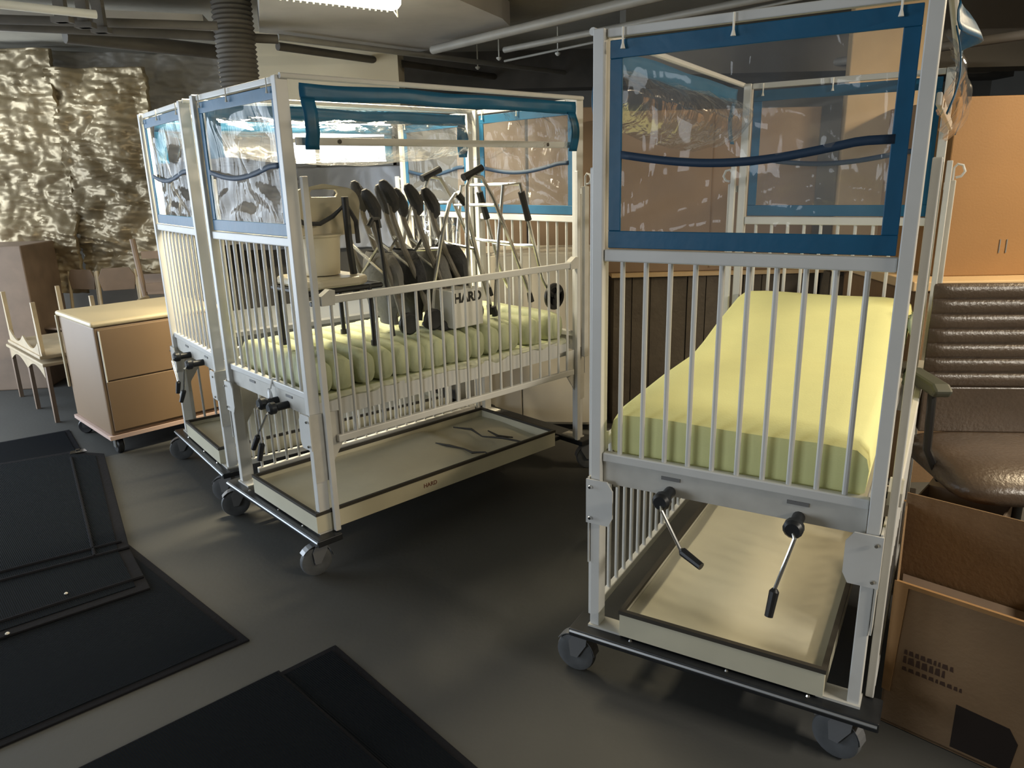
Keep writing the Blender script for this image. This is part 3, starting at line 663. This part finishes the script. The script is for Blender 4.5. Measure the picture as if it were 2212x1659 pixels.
# orange boxes at right
oc = carton(2.27, 3.92, 1.13, 1.9, .8, .90, -.04, CARDO, 'big orange-lit carton above the leather chair', False)
obj('staple', MB().box(.31, .315, -.004, -.0005, .12, .19).box(.345, .35, -.004, -.0005, .12, .19), CHROME, oc)
tbl = empty('wooden_crate', (2.12, 3.75, 0), -.04, 'wide tan topped wooden crate below the big orange carton', 'crate')
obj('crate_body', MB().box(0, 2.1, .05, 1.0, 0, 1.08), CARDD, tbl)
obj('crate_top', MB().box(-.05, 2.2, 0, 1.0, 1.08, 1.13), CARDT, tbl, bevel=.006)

carton(.66, 4.95, 1.06, 1.35, .8, 1.02, .0, CARD, 'brown carton on the slatted crate seen through the near crib end window')
carton(2.07, 4.74, 1.06, .44, .45, 1.72, -.36, CARDT, 'tall narrow tan carton rising above the near crib canopy', False)
carton(-.36, 5.6, 1.15, .50, .7, .98, .0, CARD, 'brown carton seen through the middle crib far end, left one', False)
carton(.16, 5.55, 1.10, .47, .7, 1.06, .0, CARD, 'brown carton between the middle and the nearest crib', False)
# slatted crate with individual boards
scr = empty('slatted_crate', (.70, 4.92, 0), 0, 'dark weathered crate of upright boards behind the nearest crib', 'crate')
for i in range(11):
    link('board', MB().box(0, .118, 0, .02, .02, 1.03).mesh('board', WOODG) if i == 0 else bm_, scr, loc=(i*.124, random.uniform(-.006, .006), 0))
    if i == 0: bm_ = scr.children[0].data
obj('crate_core', MB().box(0, 1.36, .03, .7, 0, 1.03), WOODG, scr)
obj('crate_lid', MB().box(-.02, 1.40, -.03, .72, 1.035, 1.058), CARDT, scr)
scr2 = empty('slatted_crate', (2.08, 4.75, 0), -.05, 'short weathered crate under the tall narrow tan carton', 'crate')
for i in range(4): link('board', bm_, scr2, loc=(i*.124, random.uniform(-.006, .006), 0))
obj('crate_core', MB().box(0, .49, .03, .6, 0, 1.05), WOODG, scr2)
# pale steel locker behind the middle crib
lk = empty('steel_locker', (.02, 4.86, 0), -.12, 'pale cream steel locker standing behind the middle crib', 'locker')
obj('locker_body', MB().box(-.42, .52, 0, .5, .04, 1.22), MISC, lk, bevel=.008)
obj('locker_door', MB().box(-.41, .045, -.014, -.002, .06, 1.2), MISC, lk, bevel=.003); obj('locker_door', MB().box(.055, .51, -.014, -.002, .06, 1.2), MISC, lk, bevel=.003)
obj('locker_foot', MB().box(-.40, .50, .02, .48, 0, .04), DKBASE, lk)

# ------------------------------------------------------------------ leather chair
ch = empty('leather_chair', (2.02, 2.76, 0), -.12, 'brown leather chair with horizontally channelled back, right of the nearest crib', 'chair')
nb = 8
obj('backrest_shell', MB().box(-.30, .34, .20, .235, .60, 1.235), LEATHER, ch, bevel=.015)
def channel(i):
    z0 = .80+i*.0622
    def fn(u, v):
        t = math.pi*v; x = -.305+.65*u; ed = min(1, min(u, 1-u)*14)**.5
        return (x, .20-.016*math.sin(t)**.45*ed, z0+.0622*v)
    return MB().grid(24, 10, fn)
for i in range(7): obj('channel_pad', channel(i), LEATHER, ch, smooth=True)
def seatf(u, v):
    t = math.pi*v; x = -.33+.70*u; ed = (1-abs(2*u-1)**7)**.5 if abs(2*u-1) < 1 else 0
    yy = .22-.56*math.sin(t/2)**1.0 if v < 1 else -.34
    return None
def seat_mb():
    mb = MB(); nu, nv = 26, 22
    prof = [(.20, .52), (.20, .60), (.12, .605), (0, .605), (-.14, .60), (-.24, .585), (-.30, .55), (-.315, .51), (-.29, .475), (-.2, .46), (0, .46), (.2, .46)]
    for i in range(nu+1):
        u = i/nu; x = -.34+.72*u; e = (1-abs(2*u-1)**5)**.5 if 0 < u < 1 else 0
        for y, z in prof: mb.v.append((x, .2+(y-.2)*(.80+.20*e), .53+(z-.53)*(.35+.65*e)))
    k = len(prof)
    for i in range(nu):
        for j in range(k): mb.f.append((i*k+j, i*k+(j+1) % k, (i+1)*k+(j+1) % k, (i+1)*k+j))
    mb.f.append(tuple(range(k-1, -1, -1))); mb.f.append(tuple(nu*k+j for j in range(k)))
    return mb
obj('lower_back_pad', MB().box(-.30, .34, .19, .205, .60, .80), LEATHER, ch, bevel=.006)
obj('seat_cushion', seat_mb(), LEATHER, ch, smooth=True, angle=1.2)
obj('pedestal', MB().tube([(.02, -.02, .46), (.02, -.02, .12)], .028, 12), BLACK, ch, smooth=True)
for i in range(5):
    an = i*2*math.pi/5+.3; obj('base_arm', MB().tube([(.02, -.02, .12), (.02+.29*math.cos(an), -.02+.29*math.sin(an), .07), (.02+.30*math.cos(an), -.02+.30*math.sin(an), 0)], [.026, .018, .02], 8), BLACK, ch, smooth=True)
for s, x in (('l', -.375), ('r', .415)):
    obj('armrest', MB().prism_axis([(-.14, .85), (.14, .85), (.16, .875), (.14, .90), (-.12, .90), (-.16, .88)], x-.035, x+.035, lambda u, v, d: (d, u, v)), mat('grey_green_armrest', (.06, .064, .05), .55), ch, bevel=.012)
    obj('arm_support', MB().tube([(x, -.06, .855), (x, -.08, .62), (x*.8, -.05, .48)], .016, 8), BLACK, ch, smooth=True)
obj('back_support', MB().box(-.05, .09, .225, .245, .42, .7), BLACK, ch)

# ------------------------------------------------------------------ near cartons bottom right
nbx = empty('carton', (0, 0, 0), 0, 'open brown carton with faded print and hand hole at the bottom right corner', 'box')
fl_, fr_ = Vector((1.145, 1.965)), Vector((1.145, 1.965))+Vector((.72, -.70))*.72
br_, bl_ = fr_+Vector((.50, .87))*.62, fl_+Vector((.50, .87))*.62
quad = [fl_, fr_, br_, bl_]
def wall_(p, q, r, t):   # thin wall between p,q offset towards r
    d = (r-p).normalized()*t; return [(p.x, p.y), (q.x, q.y), (q.x+d.x, q.y+d.y), (p.x+d.x, p.y+d.y)]
nb_ = MB().prism(wall_(fl_, fr_, bl_, .006), .005, .5).prism(wall_(fr_, br_, fl_, .006), .005, .5).prism(wall_(br_, bl_, fr_, .006), .005, .54).prism(wall_(bl_, fl_, br_, .006), .005, .5)
nb_.prism([(p.x, p.y) for p in quad], .003, .012)
obj('carton_body', nb_, CARDD, nbx)
obj('box_contents', MB().prism([(p.x*.94+.06*sum(q.x for q in quad)/4, p.y*.94+.06*sum(q.y for q in quad)/4) for p in quad], .012, .22), WOODB, nbx)
ff = (fr_-fl_).normalized(); nn = Vector((ff.y, -ff.x))
def on_front(u, z, d=.002):
    p = fl_+ff*u+nn*d; return (p.x, p.y, z)
hm = MB(); pts = [(.20, .168), (.335, .160), (.36, .12), (.35, .02), (.20, .02)]
hm.prism_axis(pts, -.001, .002, lambda u, v, d: on_front(u, v, d))
obj('hand_hole', hm, mat('hole_dark', (.012, .006, .003), .9), nbx)
pr = MB(); random.seed(3)
for row, (z, n, h) in enumerate(((.268, 9, .016), (.238, 7, .024), (.212, 10, .013))):
    u = .045
    for i in range(n):
        wv = random.uniform(.007, .018); pr.prism_axis([(u, z), (u+wv, z-.001), (u+wv*.8, z+h), (u+.001, z+h*.9)], .0005, .0012, lambda a, b, d: on_front(a, b, d)); u += wv+.004
obj('faded_print', pr, INK, nbx)
lip = MB().prism_axis([(0, .49), (.0, .503), (.65, .503), (.65, .49)], -.004, .006, lambda u, v, d: on_front(u, v, d))
obj('lit_front_edge', lip, CARDO, nbx)  # light along the rim put into a brighter cardboard colour
obj('lit_left_flap', MB().quad8([on_front(-.004, .12, .001), on_front(.02, .12, .004), on_front(.02, .12, .001), on_front(-.004, .12, -.002), on_front(-.006, .50, .001), on_front(.035, .50, .004), on_front(.035, .50, .001), on_front(-.006, .50, -.002)]), CARDO, nbx)  # light on this flap put into its orange colour
# open carton behind it
ob = empty('open_carton', (1.56, 2.66, 0), math.radians(-44), 'open brown carton with raised flaps under the leather chair', 'box')
obj('carton_wall', MB().box(0, .30, 0, .006, 0, .42).box(0, .30, .24, .246, 0, .42).box(0, .006, 0, .246, 0, .42).box(.294, .30, 0, .246, 0, .42), CARD, ob)
obj('flap', MB().quad8([(0, 0, .42), (.30, 0, .42), (.30, .005, .42), (0, .005, .42), (0, -.09, .46), (.30, -.09, .45), (.30, -.085, .455), (0, -.085, .465)]), CARDO, ob)
obj('flap', MB().quad8([(0, .24, .42), (.30, .24, .42), (.30, .245, .42), (0, .245, .42), (.02, .33, .47), (.28, .33, .46), (.28, .335, .465), (.02, .335, .475)]), CARDT, ob)

# ------------------------------------------------------------------ rubber floor mats
def floor_mat(poly, z0, z1, label, rot, border=.0, ridges=(), seamcol=None):
    o0 = Vector(poly[0])
    t = empty('rubber_mat', (o0.x, o0.y, 0), rot, label, 'mat', 'black rubber floor mats')
    ci, si = math.cos(-rot), math.sin(-rot)
    L = [((p[0]-o0.x)*ci-(p[1]-o0.y)*si, (p[0]-o0.x)*si+(p[1]-o0.y)*ci) for p in poly]
    obj('mat_border', MB().prism(L, z0, z1-.004), MATB, t, bevel=.003)
    cx = sum(p[0] for p in L)/len(L); cy = sum(p[1] for p in L)/len(L)
    k = [((x-cx), (y-cy)) for x, y in L]
    inner = []
    n = len(L)
    for i in range(n):
        a = Vector(L[i])-Vector(L[i-1]); b = Vector(L[(i+1) % n])-Vector(L[i]); a.normalize(); b.normalize()
        na = Vector((-a.y, a.x)); nb2 = Vector((-b.y, b.x)); bis = (na+nb2)/(1+na.dot(nb2)); inner.append(tuple(Vector(L[i])+bis*border))
    obj('ribbed_tread', MB().prism(inner, z0+.001, z1), MATR, t)
    for r in ridges:
        q = [((p[0]-o0.x)*ci-(p[1]-o0.y)*si, (p[0]-o0.x)*si+(p[1]-o0.y)*ci, z1+.002) for p in r]
        obj('raised_ridge', MB().tube(q, .008, 6), MATB, t, smooth=True)
    return t
e1 = Vector((-1.035, 2.468)); dlong = Vector((-.80, .88)).normalized(); dwide = (Vector((-1.648, 1.939))-e1).normalized()
m1 = [tuple(e1), (-1.947, 3.32), (-2.275, 3.828), (-3.224, 5.077), (-5.2, 3.7), (-3.2, .57)]
floor_mat(m1, 0, .012, 'largest black ribbed rubber mat, under the smaller mat at left', math.atan2(dlong.y, dlong.x), .035)
m1b = [(-1.590, 2.843), (-1.86, 3.207), (-2.677, 4.524), (-2.922, 4.583), (-4.2, 3.9), (-2.75, 1.90)]
floor_mat(m1b, .012, .026, 'smaller black mat with raised ridges lying on the largest mat', math.atan2(dlong.y, dlong.x)+math.pi/2, .05,
          ridges=([(-1.86, 3.207), (-3.15, 2.35)], [(-1.93, 3.27), (-3.2, 2.43)], [(-1.66, 2.93), (-2.80, 2.03)], [(-1.98, 3.12), (-2.85, 4.45)]))
m2 = [(-.695, 2.425), (-1.6, 1.57), (-.9, .75), (.10, 1.55)]
floor_mat(m2, 0, .010, 'black rubber mat at bottom centre with plain dark right strip', .8, .03)
m3 = [(-.862, 2.268), (-1.75, 1.45), (-1.1, .6), (-.36, 1.76)]
floor_mat(m3, .010, .021, 'black ribbed mat overlapping the left side of the bottom centre mat', .85, .012)
# glinting bracket on the mat edge
br = empty('steel_bracket', (-2.86, 4.55, .026), .6, 'small bright steel bracket on the mat corner by the cabinet', 'bracket')
obj('plate', MB().prism([(-.05, -.02), (.05, -.025), (.04, .03), (-.04, .035)], 0, .005), CHROME, br)
obj('tab', MB().box(-.012, .012, -.01, .01, .005, .02), CHROME, br)
for (x, y, s) in ((-1.995, 2.515, .009), (-1.93, 2.80, .008)):
    pb = obj('litter_chip', MB().lathe([(s*.5, 0), (s, s*.4), (s*.6, s*.9)], 7), MISC); pb.location = (x, y, .026)
    tag(pb, 'tiny pale chip near the mat edge' if s == .009 else 'tiny pale chip between the mat ridges', 'litter')

# ------------------------------------------------------------------ ceiling services
def ray(x, y):
    X = (x-1106)/F; Yp = -(y-829.5)/F
    return fw+(c_*X+s_*Yp)*rt+(-s_*X+c_*Yp)*up
def Z(x, y, z):
    d = ray(x, y); t = (z-CH)/d.z; return (d.x*t, d.y*t, z)
def thing1(name, mb, mt, label, cat, group=None, **k):
    return tag(obj(name, mb, mt, **k), label, cat, group)
# ceiling lamp
fa = Vector((-.571, 4.582, 2.60)); fd = Vector((-.822, -.570, 0)).normalized(); fa = fa+fd*.07; fn_ = Vector((.570, -.822, 0)).normalized()
lamp = empty('ceiling_lamp', tuple(fa), math.atan2(fd.y, fd.x), 'long glowing fluorescent ceiling lamp with ribbed clear lens at the top', 'lamp')
# local x along lamp, local +y = towards camera side (left-hand of fd)
obj('lamp_housing', MB().box(0, 1.22, .0, .16, .05, .11), LENS, lamp, bevel=.006)
obj('lamp_lens', MB().prism_axis([(.005, .05), (.012, .012), (.045, .0), (.115, .0), (.148, .012), (.155, .05)], .01, 1.21, lambda u, v, d: (d, u, v)), TUBEGLOW, lamp)
rb = MB()
for i in range(34): rb.box(.02+i*.0355, .026+i*.0355, .0, .012, -.002, .012)
obj('lens_ribs', rb, DUCT, lamp)['kind'] = 'stuff'
obj('end_cap', MB().tube([(0, .0, .05), (-.015, .02, .0), (-.012, .06, -.03), (.0, .08, 0), (.0, .06, .04)], .004, 6, True), LENS, lamp, smooth=True)
obj('hanger', MB().box(.2, .24, .09, .12, .11, .14).box(1.0, 1.04, .09, .12, .11, .14), DKBASE, lamp)
l2 = empty('ceiling_lamp', (3.5, 2.7, 2.72), 0, 'fluorescent ceiling lamp outside the view at right', 'lamp')
obj('lamp_housing', MB().box(-.61, .61, -.1, .1, 0, .08).box(-.4, -.36, -.02, .02, .08, .2).box(.36, .4, -.02, .02, .08, .2), LENS, l2, bevel=.006)
l3 = empty('ceiling_lamp', (3.7, -.3, 2.70), 0, 'added unseen housing of the fill light behind the viewer', 'lamp')  # made-up housing for the added fill, out of view
obj('lamp_housing', MB().box(-.61, .61, -.1, .1, 0, .08).box(-.4, -.36, -.02, .02, .08, .22).box(.36, .4, -.02, .02, .08, .22), LENS, l3, bevel=.006)
# ducts, pipes
duct = thing1('air_duct', MB().prism([Z(*p, 2.74)[:2] for p in ((560, 70), (905, 112), (1088, 80), (1102, 57), (1085, 40), (830, -70), (560, -120))][::-1], 2.74, 2.90), DUCT, 'flat grey ceiling duct ending in a rounded corner right of the lamp', 'duct')
def pipe(p, q, z, r, mt, label, ext=0, cat='pipe', name='ceiling_pipe'):
    a, b = Vector(Z(*p, z)), Vector(Z(*q, z)); b2 = b+(b-a)*ext
    return thing1(name, MB().tube([tuple(a), tuple(b2)], r, 12), mt, label, cat, 'pipes under the ceiling', smooth=True)
pipe((935, 108), (1290, 22), 2.66, .032, PIPE, 'thick pale pipe rising to the right above the middle crib', 1.2)
pipe((1090, 108), (1290, 68), 2.62, .022, PIPE, 'medium pale pipe just below the thick pale pipe', 1.5)
pipe((1090, 132), (1290, 90), 2.60, .009, PIPE, 'thin pale conduit lowest of the three rising to the right', 1.5)
pipe((600, 80), (1240, 160), 2.70, .022, PIPE, 'thin pipe crossing behind the lamp towards the nearest crib', 1)
pipe((600, 100), (1240, 190), 2.68, .03, CEILD, 'dark pipe crossing just below the thin pipe behind the lamp', .6)
pipe((-40, 5), (120, 22), 2.62, .022, LENS, 'short bright white pipe in the upper left corner', .6)
pipe((-60, 40), (470, 56), 2.66, .026, CEILD, 'dull pipe second from the top at upper left', 0)
pipe((140, 76), (520, 118), 2.64, .05, CEILD, 'dark brown pipe with an open end at upper left', 0)
pipe((-60, 52), (600, 85), 2.66, .03, CEILD, 'dark pipe beneath the dull pipe at upper left', 0)
thing1('cable_tray', MB().prism([Z(*p, 2.74)[:2] for p in ((-80, 30), (440, 52), (455, 68), (440, 80), (-80, 66))][::-1], 2.74, 2.80), DUCT, 'grey cable tray running along the ceiling at upper left', 'tray')
for i, (x, y) in enumerate(((130, 15), (215, 40), (180, 28))):
    a = Vector(Z(x, y, 2.66)); thing1('pipe_hanger', MB().box(a.x-.03, a.x+.03, a.y-.02, a.y+.02, 2.58, H).box(a.x-.05, a.x+.05, a.y-.03, a.y+.03, 2.58, 2.61), CEILD, ['dark pipe hanger at the bright pipe end', 'dark pipe hanger furthest right at upper left', 'dark pipe hanger between the other two hangers'][i], 'hanger', 'pipe hangers')
# flexible ribbed duct drop
a = Vector(Z(505, 60, 2.6)); prof = []
for i in range(44):
    z = 2.28+i*.64/43; prof.append((.125+(.010 if i % 2 else -.004), z))
thing1('flexible_duct', MB().lathe(prof, 24, (0, 0, 1), (a.x-.2, a.y+.6, 0)), CEILD, 'ribbed flexible duct dropping from the ceiling left of the lamp', 'duct', smooth=True)
# block added behind the lamp, the lamp's glow put into its pale colour
p0 = Z(568, 60, 2.7); 
thing_ = struct('lamp_glow_block', MB().box(-2.42, -.90, 6.75, 7.15, 2.30, H), mat('lamp_glow_tone', (.62, .54, .38), .85, var=(2, .9)))
# sprinkler heads
for i, (x, y) in enumerate(((1032, 148), (1078, 128), (1040, 180), (1205, 118))):
    a = Vector(Z(x, y, 2.70)); thing1('sprinkler_head', MB().lathe([(.006, H), (.006, 2.72), (.025, 2.715), (.025, 2.705), (.008, 2.69)][::-1], 12, (0, 0, 1), (a.x, a.y, 0)), LENS,
        ['white sprinkler head directly left of the pale pipe ends', 'white sprinkler head at the pale pipe ends', 'lowest white sprinkler head above the middle crib', 'white sprinkler head nearest the tall near post'][i], 'sprinkler', 'sprinkler heads', smooth=True)
# right side beams
struct('trim_3', MB().box(.9, X1, 5.9, 6.2, 2.40, H), WALLM)
struct('trim_4', MB().box(1.2, X1, 4.3, 4.42, 2.66, H), CEILD)
pipe((1700, 150), (2212, 75), 2.46, .03, PIPE, 'pale pipe running behind the nearest crib canopy at right', .5)
jb = Vector(Z(2115, 125, 2.5)); thing1('junction_box', MB().box(jb.x-.16, jb.x+.14, jb.y, jb.y+.12, 2.40, 2.58).box(jb.x-.02, jb.x+.02, jb.y+.04, jb.y+.08, 2.58, H), PIPE, 'grey junction box on the beam at upper right', 'box', bevel=.006)
